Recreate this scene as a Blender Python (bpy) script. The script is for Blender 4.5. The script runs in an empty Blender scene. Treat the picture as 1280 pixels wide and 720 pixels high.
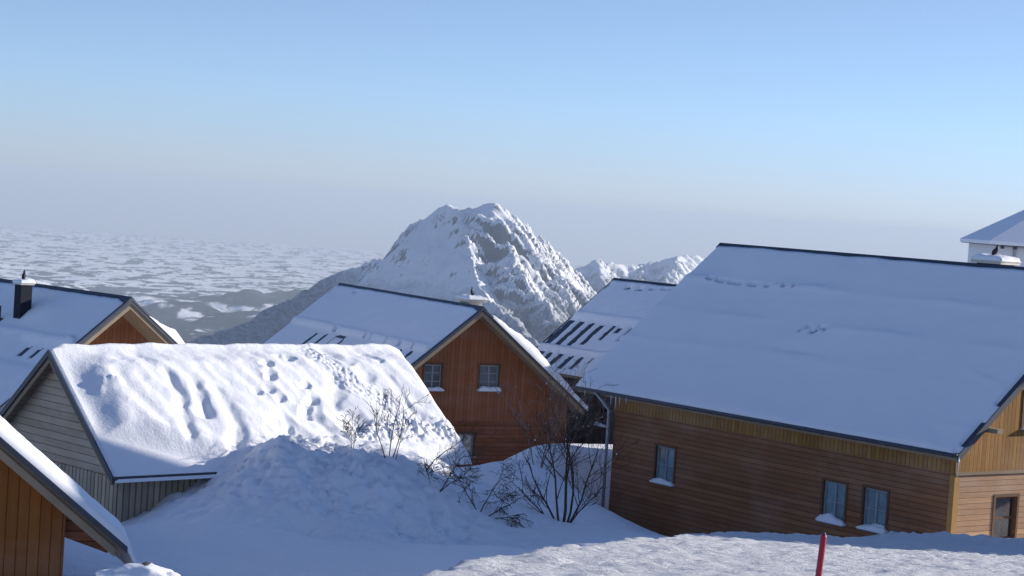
import bpy, bmesh, math, random
import numpy as np
from mathutils import Vector, Matrix
R = math.radians
scene = bpy.context.scene
col = scene.collection
rng = np.random.RandomState(7)

# ------------------------------------------------------------------ light direction and camera
SUN_AZ, SUN_EL = 22.0, 19.0            # degrees, azimuth counted from +X towards +Y
F_PX, ROLL, PITCH = 2500.0, 0.067, math.atan(102 / 2500.0)

def at(u, v, Y):
    """world point seen at pixel (u, v) of the 1280x720 photograph, Y metres ahead"""
    a0, b0 = u - 640, v - 360
    c, s = math.cos(ROLL), math.sin(ROLL)
    a = a0 * c + b0 * s; b = -a0 * s + b0 * c
    d = np.array([a / F_PX, math.cos(PITCH) - b / F_PX * math.sin(PITCH), -math.sin(PITCH) - b / F_PX * math.cos(PITCH)])
    return d * Y / d[1]

# ------------------------------------------------------------------ numpy noise
def _hash(ix, iy, seed):
    h = (ix.astype(np.int64) * 374761393 + iy.astype(np.int64) * 668265263 + seed * 1442695041) & 0xFFFFFFFF
    h = ((h ^ (h >> 13)) * 1274126177) & 0xFFFFFFFF
    h = h ^ (h >> 16)
    return h.astype(np.float64) / 4294967295.0 * 2 * np.pi
def noise2(x, y, seed=0):
    x = np.asarray(x, float); y = np.asarray(y, float)
    ix = np.floor(x); iy = np.floor(y); fx = x - ix; fy = y - iy
    def g(dx, dy):
        a = _hash(ix + dx, iy + dy, seed)
        return np.cos(a) * (fx - dx) + np.sin(a) * (fy - dy)
    u = fx * fx * fx * (fx * (fx * 6 - 15) + 10); v = fy * fy * fy * (fy * (fy * 6 - 15) + 10)
    return ((g(0, 0) * (1 - u) + g(1, 0) * u) * (1 - v) + (g(0, 1) * (1 - u) + g(1, 1) * u) * v) * 1.5
def fbm(x, y, oct=4, seed=0, gain=.5):
    s = 0; a = 1.0
    for i in range(oct):
        s = s + a * noise2(x * 2 ** i, y * 2 ** i, seed + i * 17); a *= gain
    return s
def ridged(x, y, oct=4, seed=0, gain=.5):
    s = 0; a = 1.0
    for i in range(oct):
        s = s + a * (1 - 2 * np.abs(noise2(x * 2 ** i, y * 2 ** i, seed + i * 13))); a *= gain
    return s
def sstep(a, b, x):
    t = np.clip((x - a) / (b - a), 0, 1); return t * t * (3 - 2 * t)

# ------------------------------------------------------------------ objects
def tag(o, label=None, cat=None, group=None, kind=None):
    if label: o['label'] = label
    if cat: o['category'] = cat
    if group: o['group'] = group
    if kind: o['kind'] = kind
    return o
def empty(name, loc, rz=0.0):
    o = bpy.data.objects.new(name, None); col.objects.link(o)
    o.location = loc; o.rotation_euler = (0, 0, rz); o.empty_display_size = .3
    return o
def link_mesh(name, me, mat, parent=None, smooth=False):
    o = bpy.data.objects.new(name, me); col.objects.link(o)
    mats = mat if isinstance(mat, (list, tuple)) else [mat]
    for m in mats: me.materials.append(m)
    if smooth: me.polygons.foreach_set('use_smooth', [True] * len(me.polygons))
    if parent: o.parent = parent
    return o

class MB:
    def __init__(s): s.v = []; s.f = []
    def add(s, vs, fs):
        n = len(s.v); s.v += [tuple(p) for p in vs]; s.f += [tuple(i + n for i in f) for f in fs]; return s
    def box(s, x0, x1, y0, y1, z0, z1):
        return s.add([(x0,y0,z0),(x1,y0,z0),(x1,y1,z0),(x0,y1,z0),(x0,y0,z1),(x1,y0,z1),(x1,y1,z1),(x0,y1,z1)],
                     [(0,3,2,1),(4,5,6,7),(0,1,5,4),(1,2,6,5),(2,3,7,6),(3,0,4,7)])
    def prism(s, poly, y0, y1):
        """polygon in (x,z) extruded along y"""
        n = len(poly)
        vs = [(x, y0, z) for x, z in poly] + [(x, y1, z) for x, z in poly]
        return s.add(vs, [tuple(range(n)), tuple(range(2*n-1, n-1, -1))] + [(i, i+n, (i+1) % n + n, (i+1) % n) for i in range(n)])
    def tube(s, pts, rad, n=6, cap=True):
        pts = [Vector(p) for p in pts]
        rads = rad if isinstance(rad, (list, tuple)) else [rad] * len(pts)
        vs = []; k = len(pts); ref = None
        for i, p in enumerate(pts):
            t = (pts[min(i+1, k-1)] - pts[max(i-1, 0)]).normalized()
            if ref is None: ref = t.orthogonal().normalized()
            ref = (ref - t * ref.dot(t)); ref = ref.normalized() if ref.length > 1e-6 else t.orthogonal().normalized()
            b = t.cross(ref)
            for j in range(n):
                a = 2 * math.pi * j / n
                vs.append(p + (ref * math.cos(a) + b * math.sin(a)) * rads[i])
        fs = [(i*n+j, i*n+(j+1) % n, (i+1)*n+(j+1) % n, (i+1)*n+j) for i in range(k-1) for j in range(n)]
        if cap: fs += [tuple(range(n-1, -1, -1)), tuple(range((k-1)*n, k*n))]
        return s.add(vs, fs)
    def build(s, name, mat, parent=None, smooth=False, fix=True):
        me = bpy.data.meshes.new(name); me.from_pydata(s.v, [], s.f); me.update()
        if fix:
            bm = bmesh.new(); bm.from_mesh(me); bmesh.ops.recalc_face_normals(bm, faces=bm.faces); bm.to_mesh(me); bm.free()
        return link_mesh(name, me, mat, parent, smooth)

def grid_mesh(name, X, Y, Z, mat, parent=None, smooth=True, attrs=None):
    ny, nx = X.shape
    V = np.stack([X, Y, Z], -1).reshape(-1, 3)
    i = np.arange(ny - 1)[:, None] * nx + np.arange(nx - 1)[None, :]
    Fq = np.stack([i, i + 1, i + nx + 1, i + nx], -1).reshape(-1, 4)
    me = bpy.data.meshes.new(name)
    me.vertices.add(len(V)); me.vertices.foreach_set('co', V.ravel())
    me.loops.add(Fq.size); me.loops.foreach_set('vertex_index', Fq.ravel().astype(np.int32))
    me.polygons.add(len(Fq)); me.polygons.foreach_set('loop_start', np.arange(0, Fq.size, 4, dtype=np.int32))
    me.update(calc_edges=True); me.validate()
    if attrs:
        for k, a in attrs.items():
            at_ = me.attributes.new(k, 'FLOAT', 'POINT'); at_.data.foreach_set('value', np.asarray(a, np.float32).ravel())
    return link_mesh(name, me, mat, parent, smooth)

def boolean_cut(o, boxes):
    mb = MB()
    for b in boxes: mb.box(*b)
    c = mb.build('cut', bpy.data.materials[0], o.parent)
    m = o.modifiers.new('b', 'BOOLEAN'); m.operation = 'DIFFERENCE'; m.solver = 'EXACT'; m.object = c
    dg = bpy.context.evaluated_depsgraph_get(); dg.update()
    me = bpy.data.meshes.new_from_object(o.evaluated_get(dg)); o.modifiers.clear()
    old = o.data; o.data = me
    bpy.data.objects.remove(c); bpy.data.meshes.remove(old)

# ------------------------------------------------------------------ materials
class NT:
    def __init__(s, name):
        s.m = bpy.data.materials.new(name); s.m.use_nodes = True
        s.n = s.m.node_tree.nodes; s.l = s.m.node_tree.links; s.bsdf = s.n['Principled BSDF']
    def node(s, t, **kw):
        n = s.n.new(t)
        for k, v in kw.items():
            if k in n.inputs: n.inputs[k].default_value = v
            else: setattr(n, k, v)
        return n
    def link(s, a, b): s.l.new(a, b)
    def math(s, op, a, b=None, clamp=False):
        n = s.n.new('ShaderNodeMath'); n.operation = op; n.use_clamp = clamp
        for i, x in enumerate((a, b)):
            if x is None: continue
            if isinstance(x, (int, float)): n.inputs[i].default_value = x
            else: s.link(x, n.inputs[i])
        return n.outputs[0]
    def mix(s, f, a, b, mode='MIX'):
        n = s.n.new('ShaderNodeMix'); n.data_type = 'RGBA'; n.blend_type = mode
        for i, x in ((0, f), (6, a), (7, b)):
            if isinstance(x, (int, float)): n.inputs[i].default_value = x
            elif isinstance(x, tuple): n.inputs[i].default_value = (*x, 1)
            else: s.link(x, n.inputs[i])
        return n.outputs[2]
    def noise(s, vec, scale, detail=4, rough=.55):
        n = s.node('ShaderNodeTexNoise'); n.inputs['Scale'].default_value = scale; n.inputs['Detail'].default_value = detail; n.inputs['Roughness'].default_value = rough
        s.link(vec, n.inputs['Vector']); return n.outputs['Fac']
    def coord(s): return s.node('ShaderNodeTexCoord').outputs['Object']
    def mapping(s, vec, scale):
        n = s.node('ShaderNodeMapping'); n.inputs['Scale'].default_value = scale; s.link(vec, n.inputs['Vector']); return n.outputs[0]
    def ramp(s, f, a, b):
        n = s.node('ShaderNodeMapRange'); n.inputs[1].default_value = a; n.inputs[2].default_value = b; s.link(f, n.inputs[0]); return n.outputs[0]
    def bump(s, h, strength, dist):
        n = s.node('ShaderNodeBump'); n.inputs['Strength'].default_value = strength; n.inputs['Distance'].default_value = dist
        s.link(h, n.inputs['Height']); s.link(n.outputs[0], s.bsdf.inputs['Normal'])
    def base(s, c, rough=.7, spec=.3):
        b = s.bsdf
        if isinstance(c, tuple): b.inputs['Base Color'].default_value = (*c, 1)
        else: s.link(c, b.inputs['Base Color'])
        b.inputs['Roughness'].default_value = rough; b.inputs['Specular IOR Level'].default_value = spec
        return s.m

def plain_mat(name, c, rough=.6, spec=.3, metal=0, var=.25):
    t = NT(name); n = t.noise(t.coord(), 3.0, 5)
    k = tuple(x * (1 - var) for x in c)
    m = t.base(t.mix(n, k, tuple(min(1, x * (1 + var)) for x in c)), rough, spec)
    t.bsdf.inputs['Metallic'].default_value = metal
    return m

def snow_mat(name, fine=14.0, strength=.35, dist=.03, c=(.86, .87, .885)):
    t = NT(name); co = t.coord()
    a = t.noise(co, fine, 6, .65); b = t.noise(co, fine * .12, 3)
    h = t.math('ADD', a, t.math('MULTIPLY', b, 2.0))
    t.bump(h, strength, dist)
    return t.base(t.mix(b, tuple(x * .965 for x in c), c), .65, .25)

def plank_mat(name, c, width, vertical=True, var=.35, groove=.07, gray=0.0, grain=1.0, depth=.012):
    t = NT(name); co = t.coord()
    sp = t.node('ShaderNodeSeparateXYZ'); t.link(co, sp.inputs[0])
    if vertical: q = t.math('ADD', sp.outputs[0], sp.outputs[1])
    else: q = sp.outputs[2]
    s = t.math('DIVIDE', q, width)
    fl = t.math('FLOOR', s); fr = t.math('FRACT', s)
    wn = t.node('ShaderNodeTexWhiteNoise', noise_dimensions='1D'); t.link(fl, wn.inputs['W'])
    # board ends: a second random, along the board
    gr = t.noise(t.mapping(co, (14, 14, 1.1) if vertical else (1.1, 1.1, 22)), 1.0, 6, .65)
    wt = t.noise(co, .55, 4, .6)
    dark = tuple(x * (1 - var) for x in c); light = tuple(min(1, x * (1 + var)) for x in c)
    k = t.mix(wn.outputs['Value'], dark, light)
    k = t.mix(t.math('MULTIPLY', t.ramp(gr, .3, .75), .55 * grain, True), k, tuple(x * .45 for x in c))
    k = t.mix(t.math('MULTIPLY', t.ramp(wt, .42, .75), .5, True), k, tuple(x * .6 + gray * .1 for x in c))
    bl = t.noise(t.mapping(co, (.5, .5, .9)), 1.0, 5, .65)
    lum = sum(c) / 3
    k = t.mix(t.math('MULTIPLY', t.ramp(bl, .45, .8), .55, True), k, tuple(min(1, .55 * x * 1.5 + .45 * lum * 1.6) for x in c))
    d = t.math('ABSOLUTE', t.math('SUBTRACT', fr, .5))
    gm = t.ramp(d, .5 - groove, .5 - groove * .3)
    k = t.mix(t.math('MULTIPLY', gm, .75, True), k, tuple(x * .18 for x in c))
    h = t.math('ADD', t.math('MULTIPLY', gr, .25), t.math('SUBTRACT', t.math('MULTIPLY', wn.outputs['Value'], .3), gm))
    t.bump(h, .8, depth)
    return t.base(k, .75, .2)

M = {}
M['snow'] = snow_mat('snow')
M['roof_snow'] = snow_mat('smooth_roof_snow', 9, .22, .02)
M['lumpy_snow'] = snow_mat('shed_roof_snow', 16, .45, .03)
M['metal'] = plain_mat('dark_roof_metal', (.035, .042, .06), .45, .5)
M['trim'] = plain_mat('blue_grey_roof_edge', (.06, .066, .085), .55, .4)
M['zinc'] = plain_mat('zinc_pipe', (.33, .345, .37), .4, .5, .6)
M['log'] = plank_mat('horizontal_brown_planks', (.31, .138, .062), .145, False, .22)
M['log_lit'] = plank_mat('sunlit_horizontal_planks', (.50, .30, .17), .145, False, .22, .06)  # lit copy of the log planks, sunlight mixed into the colour
M['board'] = plank_mat('vertical_golden_boards', (.37, .185, .048), .15, True, .22, .08)
M['red_board'] = plank_mat('vertical_red_brown_boards', (.345, .128, .056), .16, True, .16, .05, grain=.7)
M['red_log'] = plank_mat('horizontal_red_brown_planks', (.31, .112, .05), .16, False, .18)
M['orange_board'] = plank_mat('vertical_orange_boards', (.34, .125, .028), .17, True, .16, .05, grain=.8)
M['grey_v'] = plank_mat('weathered_grey_vertical_boards', (.50, .40, .285), .16, True, .22, .13, .6, depth=.03)
M['grey_h'] = plank_mat('weathered_grey_horizontal_boards', (.54, .42, .30), .17, False, .14, .05, .6, depth=.02)
M['dark_v'] = plank_mat('dark_weathered_boards', (.115, .095, .085), .16, True, .3, .08, .3)
M['soffit'] = plank_mat('soffit_boards', (.30, .22, .14), .14, False, .2)
M['fascia'] = plain_mat('fascia_board', (.30, .23, .155), .7)
M['post'] = plain_mat('golden_post', (.40, .22, .06), .7)
M['frame'] = plain_mat('brown_window_frame', (.13, .065, .035), .6)
M['frame_grey'] = plain_mat('grey_window_frame', (.27, .31, .33), .6)
M['white'] = plain_mat('white_render', (.76, .77, .78), .8, .2, var=.05)
M['cap'] = plain_mat('pale_chimney_slab', (.62, .58, .50), .8)
M['stack'] = plain_mat('dark_chimney_cladding', (.016, .02, .03), .8, .2)
M['bird'] = plain_mat('black_feathers', (.012, .012, .015), .5, .4)
M['beak'] = plain_mat('yellow_beak', (.6, .38, .03), .5)
M['pole'] = plain_mat('red_pole_paint', (.33, .012, .035), .45, .4, var=.12)
M['rock'] = plain_mat('dark_rock', (.10, .095, .09), .9, .1)
M['ice'] = NT('ice').base((.75, .82, .88), .15, .5)
def glass_mat(name, c):
    t = NT(name); n = t.noise(t.coord(), 1.6, 2)
    m = t.base(t.mix(t.ramp(n, .35, .65), tuple(x * .55 for x in c), c), .06, .9); t.bsdf.inputs['IOR'].default_value = 1.7
    return m
M['glass'] = glass_mat('teal_window_glass', (.19, .30, .31))
M['glass_pale'] = glass_mat('curtained_window_glass', (.17, .22, .24))
M['glass_dark'] = glass_mat('dark_window_glass', (.03, .03, .035))
t = NT('shrub_bark'); M['bark'] = t.base(t.mix(t.noise(t.coord(), 9, 4), (.045, .032, .026), (.12, .085, .065)), .85, .1)
t = NT('frosted_twig'); M['frost'] = t.base(t.mix(t.noise(t.coord(), 6, 4), (.14, .075, .045), (.42, .34, .29)), .85, .1)

# ------------------------------------------------------------------ house building blocks (local: x right, y away along the ridge, z up)
class House:
    def __init__(s, name, ax, ay, zr, th, w, r, L, zb):
        s.root = empty(name, (ax, ay, zb), R(th))
        s.w, s.r, s.L, s.zr, s.zb = w, r, L, zr - zb, zb
        s.ze = s.zr - r
    def z(s, wz): return wz - s.zb
    def roof(s, t=.06, under=.14, inset=.05, mats=('metal', 'fascia')):
        w, zr, ze = s.w, s.zr, s.ze
        MB().prism([(-w, ze), (0, zr), (w, ze), (w, ze - t), (0, zr - t), (-w, ze - t)], 0, s.L).build('roof', M[mats[0]], s.root)
        k = inset * s.r / w; a = t + .002; b = t + under
        MB().prism([(-w + inset, ze + k - a), (0, zr - a), (w - inset, ze + k - a), (w - inset, ze + k - b), (0, zr - b), (-w + inset, ze + k - b)],
                   inset, s.L - inset).build('soffit', M[mats[1]], s.root)
        s.under = t + under
    def roofz(s, x): return s.zr - np.abs(x) * s.r / s.w
    def verge(s, mat='trim', y=0.0, h=.2, th=.03, side=(-1, 1)):
        for k in side:
            w, zr, ze = s.w + .03, s.zr, s.ze - .03 * s.r / s.w
            poly = [(0, zr + .03), (k * w, ze + .03), (k * w, ze + .03 - h), (0, zr + .03 - h)]
            MB().prism(poly, y - th - .002, y - .002).build('verge_board', M[mat], s.root)
    def ridge_cap(s, hw=.2, h=.07, mat='metal', y0=-.03, y1=None):
        d = hw * s.r / s.w
        y1 = s.L + .03 if y1 is None else y1
        MB().prism([(-hw, s.zr - d + h - .02), (0, s.zr + h), (hw, s.zr - d + h - .02), (hw, s.zr - d + .004), (0, s.zr + .004), (-hw, s.zr - d + .004)], y0, y1).build('ridge_cap', M[mat], s.root)
    def snow(s, fth, nx=110, ny=150, x0=None, x1=None, y0=0.0, y1=None, mat='roof_snow', lap=.04, name='roof_snow', xs=None):
        """snow cover; fth(x, y) gives its vertical thickness, <= 0 where the roof is bare"""
        x0 = -s.w - lap if x0 is None else x0; x1 = s.w + lap if x1 is None else x1
        y1 = s.L if y1 is None else y1
        xs = np.linspace(x0, x1, nx) if xs is None else xs
        ys = np.linspace(y0, y1, ny)
        X, Y = np.meshgrid(xs, ys)
        T = fth(X, Y)
        T = np.where(T <= 0.004, -.03, T)
        Z = s.roofz(X) + T
        # skirt: outermost rows go down to the roof
        Xs = np.pad(X, 1, 'edge'); Ys = np.pad(Y, 1, 'edge'); Zs = np.pad(Z, 1, 'edge')
        low = s.roofz(Xs) - .02
        for sl in ((0, slice(None)), (-1, slice(None)), (slice(None), 0), (slice(None), -1)): Zs[sl] = np.minimum(low[sl], Zs[sl])
        return grid_mesh(name, Xs, Ys, Zs, M[mat], s.root)
    def pent(s, xl, xr, z0, y0, y1, name, mat, zcut=None, sink=.03):
        """gabled wall body from z0 up into the roof build-up"""
        u = s.under - sink
        zl = s.roofz(xl) - u; zrr = s.roofz(xr) - u
        if zcut is None: poly = [(xl, z0), (xr, z0), (xr, zrr), (0, s.zr - u), (xl, zl)]
        else: poly = [(xl, z0), (xr, z0), (xr, zcut), (xl, zcut)]
        return MB().prism(poly, y0, y1).build(name, M[mat], s.root)

def window(H, face, plane, c, zc, w, h, cols=2, rows=2, frame='frame', glass='glass', sill=True, snow=.1, casing='frame', bar=.035, depth=.13):
    """face 'left' looks to -x (u = y), face 'gab' looks to -y (u = x). returns the box to cut out of the wall"""
    def P(u0, u1, d0, d1, z0, z1):
        if face == 'left': return (plane + d0, plane + d1, u0, u1, z0, z1)
        return (u0, u1, plane + d0, plane + d1, z0, z1)
    u0, u1, z0, z1 = c - w/2, c + w/2, zc - h/2, zc + h/2
    f = MB(); b = .055; a0, a1 = depth - .075, depth - .015
    e = .002
    f.box(*P(u0+e, u0+b, a0, a1, z0+e, z1-e)); f.box(*P(u1-b, u1-e, a0, a1, z0+e, z1-e))
    f.box(*P(u0+b, u1-b, a0, a1, z1-b, z1-e)); f.box(*P(u0+b, u1-b, a0, a1, z0+e, z0+b))
    for i in range(1, cols):
        q = u0 + w * i / cols; f.box(*P(q - bar*.9, q + bar*.9, a0 - .006, a1, z0+b, z1-b))
    for i in range(1, rows):
        q = z0 + h * i / rows
        for j in range(cols):
            p0 = u0 + b if j == 0 else u0 + w * j / cols + bar*.9
            p1 = u1 - b if j == cols - 1 else u0 + w * (j+1) / cols - bar*.9
            f.box(*P(p0, p1, a0 + .006, a1 - .004, q - bar/2, q + bar/2))
    fo = f.build('window', M[frame], H.root)
    MB().box(*P(u0+b-.01, u1-b+.01, depth - .05, depth - .03, z0+b-.01, z1-b+.01)).build('pane', M[glass], fo)
    if casing:
        k = MB(); cw = .075
        k.box(*P(u0-cw, u0, -.022, .03, z0-.02, z1+cw)); k.box(*P(u1, u1+cw, -.022, .03, z0-.02, z1+cw)); k.box(*P(u0, u1, -.022, .03, z1, z1+cw))
        k.build('casing', M[casing], fo)
    if sill:
        MB().box(*P(u0-.08, u1+.08, -.11, depth-.08, z0-.05, z0-.004)).build('sill', M[frame], fo)
    if snow:
        n = 15; uu = np.linspace(u0 - .09, u1 + .09, n); dd = np.linspace(-.13, depth - .085, 7)
        U, Dp = np.meshgrid(uu, dd)
        sd = int(abs(c * 31 + zc * 17)) % 97
        T = snow * (1 - ((U - c) / (w/2 + .12)) ** 6) * np.clip(1 - ((Dp - .0) / .17) ** 4, .1, 1) * (1 + .55 * fbm(U * 2.6, Dp * 4, 3, sd)) * (1 + .4 * math.sin(sd) * (U - c) / (w / 2))
        Z = z0 - .003 + np.maximum(T, .004)
        U = np.pad(U, 1, 'edge'); Dp = np.pad(Dp, 1, 'edge'); Z = np.pad(Z, 1, 'edge')
        for sl in ((0, slice(None)), (-1, slice(None)), (slice(None), 0), (slice(None), -1)): Z[sl] = z0 - .02
        if face == 'left': grid_mesh('sill_snow', plane + Dp, U, Z, M['snow'], fo)
        else: grid_mesh('sill_snow', U, plane + Dp, Z, M['snow'], fo)
    return P(u0, u1, -.1, depth, z0, z1)

def icicle(H, x, y, z, l, r=.018):
    MB().tube([(x, y, z), (x + .004, y, z - l * .4), (x, y, z - l)], [r, r * .6, .002], 6).build('icicle', M['ice'], H.root, True)

def chimney(H, x0, x1, y0, y1, ztop, mat, cap_over=.12, cap_t=.09, snow_t=.16, cap='cap', seed=1, rep=0):
    zb = min(H.roofz(x0), H.roofz(x1)) - .1
    body = MB().box(x0, x1, y0, y1, zb, ztop).build('chimney', M[mat], H.root)
    MB().box(x0 - cap_over, x1 + cap_over, y0 - cap_over, y1 + cap_over, ztop + .001, ztop + cap_t).build('chimney_cap', M[cap], body)
    n = 18; o = cap_over + .03
    X, Y = np.meshgrid(np.linspace(x0 - o, x1 + o, n), np.linspace(y0 - o, y1 + o, n))
    cx, cy = (x0 + x1) / 2, (y0 + y1) / 2
    e = np.maximum(np.abs(X - cx) / ((x1 - x0) / 2 + o), np.abs(Y - cy) / ((y1 - y0) / 2 + o))
    T = snow_t * np.sqrt(np.clip(1 - e ** 4, 0, 1)) * (1 + .3 * fbm(X * 3, Y * 3, 3, seed)) + .012
    Z = ztop + cap_t + T
    X = np.pad(X, 1, 'edge'); Y = np.pad(Y, 1, 'edge'); Z = np.pad(Z, 1, 'edge')
    for sl in ((0, slice(None)), (-1, slice(None)), (slice(None), 0), (slice(None), -1)): Z[sl] = ztop + cap_t + .001
    grid_mesh('cap_snow', X, Y, Z, M['snow'], body)
    return (cx, cy, ztop + cap_t + snow_t)

def to_world(H, p): 
    return H.root.matrix_basis @ Vector(p) if False else (Matrix.Translation(H.root.location) @ Matrix.Rotation(H.root.rotation_euler.z, 4, 'Z')) @ Vector(p)

# stripe of bare roof running down the slope: (y centre, width, t0, t1) measured along the slope
def stripes(x, y, w, r, lst, side=-1):
    k = math.hypot(w, r) / w
    t = np.abs(x) * k; on = np.zeros_like(x)
    for (yc, wd, t0, t1) in lst:
        e = np.minimum(np.minimum(t - t0, t1 - t) / .16, (wd / 2 - np.abs(y - yc)) / .10) + .38 * fbm(x * 3 + yc * 5, y * 4, 3, 5)
        on = np.maximum(on, sstep(0, 1.0, e))
    return on * (np.sign(x) == side)

# ================================================================== BIG HOUSE on the right
A = House('timber_house', 16.01, 53.41, -.81, 36.8, 5.69, 4.67, 15.47, -10.4)
tag(A.root, 'big brown timber house on the right, its long roof smooth with shaded snow', 'house', 'timber houses of the mountain village')
A.roof()
xw = 5.47; yg = .25; yb = A.L - 1.75; belly = A.z(-6.0)
lower = A.pent(-xw + .0, xw, 0, yg, yb, 'lower_wall', 'log', zcut=belly)
lower['label'] = 'lower wall of dark horizontal planks'
MB().box(-xw + .02, xw - .02, yg - .028, yg + .0, .02, belly - .03).build('gable_cladding', M['log_lit'], A.root)['label'] = 'horizontal cladding under the gable, sunlight painted into its paler colour'
# upper part hangs 3 cm over the lower
u_ = A.under - .03
xo = xw + .03
MB().prism([(-xo, belly + .002), (xo, belly + .002), (xo, A.roofz(xo) - u_), (0, A.zr - u_), (-xo, A.roofz(xo) - u_)], yg - .045, yb + .03).build('upper_wall', M['board'], A.root)
upper = A.root.children[-1]
MB().box(-xo - .01, xo + .01, yg - .075, yg - .046, belly - .03, belly + .05).build('belt_board', M['soffit'], A.root)
MB().box(-xw - .035, -xw + .16, yg - .04, yg + .12, .0, belly - .035).build('corner_post', M['post'], A.root)
cuts = []
for yc, zt, sn in ((11.27, -7.36, .10), (4.34, -7.37, .16), (2.85, -7.33, .13)):
    cuts.append(window(A, 'left', -xw, yc, A.z(zt), .82, 1.08, frame='frame_grey', snow=sn))
boolean_cut(lower, cuts)
gc = [o for o in A.root.children if o.name.startswith('gable_cladding')][0]
c1 = window(A, 'gab', yg - .028, -3.43, A.z(-7.2), .86, 1.12, cols=1, rows=2, glass='glass_dark', snow=.02, bar=.05, depth=.15)
boolean_cut(lower, [c1]); boolean_cut(gc, [c1])
c2 = window(A, 'gab', yg - .045, -2.62, A.z(-4.4), .8, .95, snow=.06)
boolean_cut(upper, [c2])
MB().box(-4.62, -4.40, -.30, yg - .05, A.roofz(4.5) - A.under - .22, A.roofz(4.62) - A.under - .004).build('purlin_end', M['fascia'], A.root)
A.verge('trim'); A.ridge_cap(.16, .075)
MB().tube([(-A.w - .07, -.02, A.ze - .02), (-A.w - .07, A.L + .02, A.ze - .03)], .055, 8).build('gutter', M['trim'], A.root, True)
MB().tube([(-A.w - .07, 14.4, A.ze - .06), (-A.w + .02, 14.1, A.ze - .32), (-5.62, yb + .12, A.ze - .55), (-5.62, yb + .10, .3)], .05, 8).build('downpipe', M['zinc'], A.root, True)
for i, (yy, l) in enumerate(((13.62, .35), (13.40, .5), (13.2, .28), (12.9, .2), (14.9, .2))): icicle(A, -A.w - .07, yy, A.ze - .06, l)
icicle(A, -A.w - .03, -.05, A.ze - .06, .62, .02)
kA = math.hypot(A.w, A.r) / A.w
def snowA(x, y):
    t = np.abs(x) * kA
    s = .14 + .045 * fbm(x * .4, y * .25, 3, 3) + .014 * fbm(x * 1.8, y * 1.0, 3, 4)
    for tb, h in ((2.02, .075), (3.60, .055), (5.1, .03)):
        d = t - (tb + .05 * noise2(y * .4, y * 0 + tb, 8))
        s = s + h * np.where(d < 0, np.exp(-(d / .30) ** 2), np.exp(-np.clip(d, 0, 9) / 1.1)) * (.35 + .9 * sstep(-.3, .5, noise2(y * .35, y * 0 + tb * 3, 9)))
    for tb, h in ((2.0, .045), (3.58, .036), (5.05, .022)): s = s + h * np.exp(-((t - tb - .05 * noise2(y * .4, y * 0 + tb, 8)) / .09) ** 2) * sstep(-.5, .3, noise2(y * .35, y * 0 + tb * 3, 9))
    # dark slots below the upper snow guard, the roof hatch, scuffs
    for yc, wd in ((14.2, .35), (13.7, .5), (13.0, .7), (12.2, .45), (11.55, .3), (10.8, .22), (10.4, .16)):
        s = np.where((np.abs(y - yc) < wd / 2) & (np.abs(t - 1.93 - .03 * noise2(y * 3, y * 0, 3)) < .055), -.1, s)
    hatch = (np.abs(y - 8.15) < .52) & (np.abs(t - 3.62) < .16)
    s = np.where(hatch & (noise2(x * 5, y * 3.2, 77) > .12), -.1, s)
    s = s + .05 * np.exp(-((y - 7.9) / 1.2) ** 2 - ((t - 4.85) / .14) ** 2) - .03 * np.exp(-((y - 8.2) / 1.2) ** 2 - ((t - 4.6) / .18) ** 2)
    s = s + .05 * np.exp(-((y - 1.0) / .9) ** 2 - ((t - 5.0 + .25 * y) / .1) ** 2) + .04 * np.exp(-((y - .8) / .5) ** 2 - ((t - 6.6) / .1) ** 2)
    s = s * sstep(0, .12, A.L - y) * (.35 + .65 * sstep(0, .35, y))
    s = np.where((y < .16) & (noise2(t * 1.3, y * 0 + 2, 21) < .18) & (x < 0), -.1, s)
    s = np.where((x <= 0) & (t < .24), -.1, s)
    s = np.where((x > 0) & (t < .17), -.1, s)
    s = np.where(x > 0, s + .05, s)
    return s
A.snow(snowA, 150, 330, lap=.05)
MB().prism([(-3.06, A.roofz(3.06) + .03), (-2.76, A.roofz(2.76) + .03), (-2.76, A.roofz(2.76) + .07), (-3.06, A.roofz(3.06) + .07)], 7.66, 8.62).build('roof_hatch', M['metal'], A.root)
perchA = chimney(A, .25, .85, 4.05, 4.9, A.z(-.72), 'stack', .12, .09, .15, seed=3)

# ================================================================== MIDDLE HOUSE
B = House('timber_house', -1.01, 74.0, -3.84, 28.28, 4.73, 3.73, 13.46, -11.2)
tag(B.root, 'red-brown timber house in the centre with two snowy sills in its shaded gable', 'house', 'timber houses of the mountain village')
B.roof(under=.17)
yg = .8; xw = 4.35; belly = B.z(-8.25)
bw = B.pent(-xw, xw, belly + .002, yg, B.L - .5, 'gable_wall', 'red_board')
bl = B.pent(-xw + .03, xw - .03, 0, yg + .035, B.L - .53, 'lower_wall', 'red_log', zcut=belly)
MB().box(-xw - .02, xw + .02, yg - .03, yg - .002, belly - .05, belly + .08).build('belt_board', M['red_log'], B.root)
boolean_cut(bw, [window(B, 'gab', yg, -1.5, B.z(-6.52), .72, .95, 2, 3, 'frame_grey', 'glass_pale', snow=.09),
                 window(B, 'gab', yg, .86, B.z(-6.50), .80, .95, 2, 3, 'frame_grey', 'glass_pale', snow=.14)])
boolean_cut(bl, [window(B, 'gab', yg + .035, .02, B.z(-9.05), .78, .85, 2, 2, 'frame_grey', 'glass_pale', snow=0)])
B.verge('trim', h=.15); B.ridge_cap(.16, .07)
MB().prism([(-B.w + .12, B.ze + .09 - .12), (0, B.zr - .12), (0, B.zr - .30), (-B.w + .12, B.ze + .09 - .30)], .012, .046).build('barge_board', M['fascia'], B.root)
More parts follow.
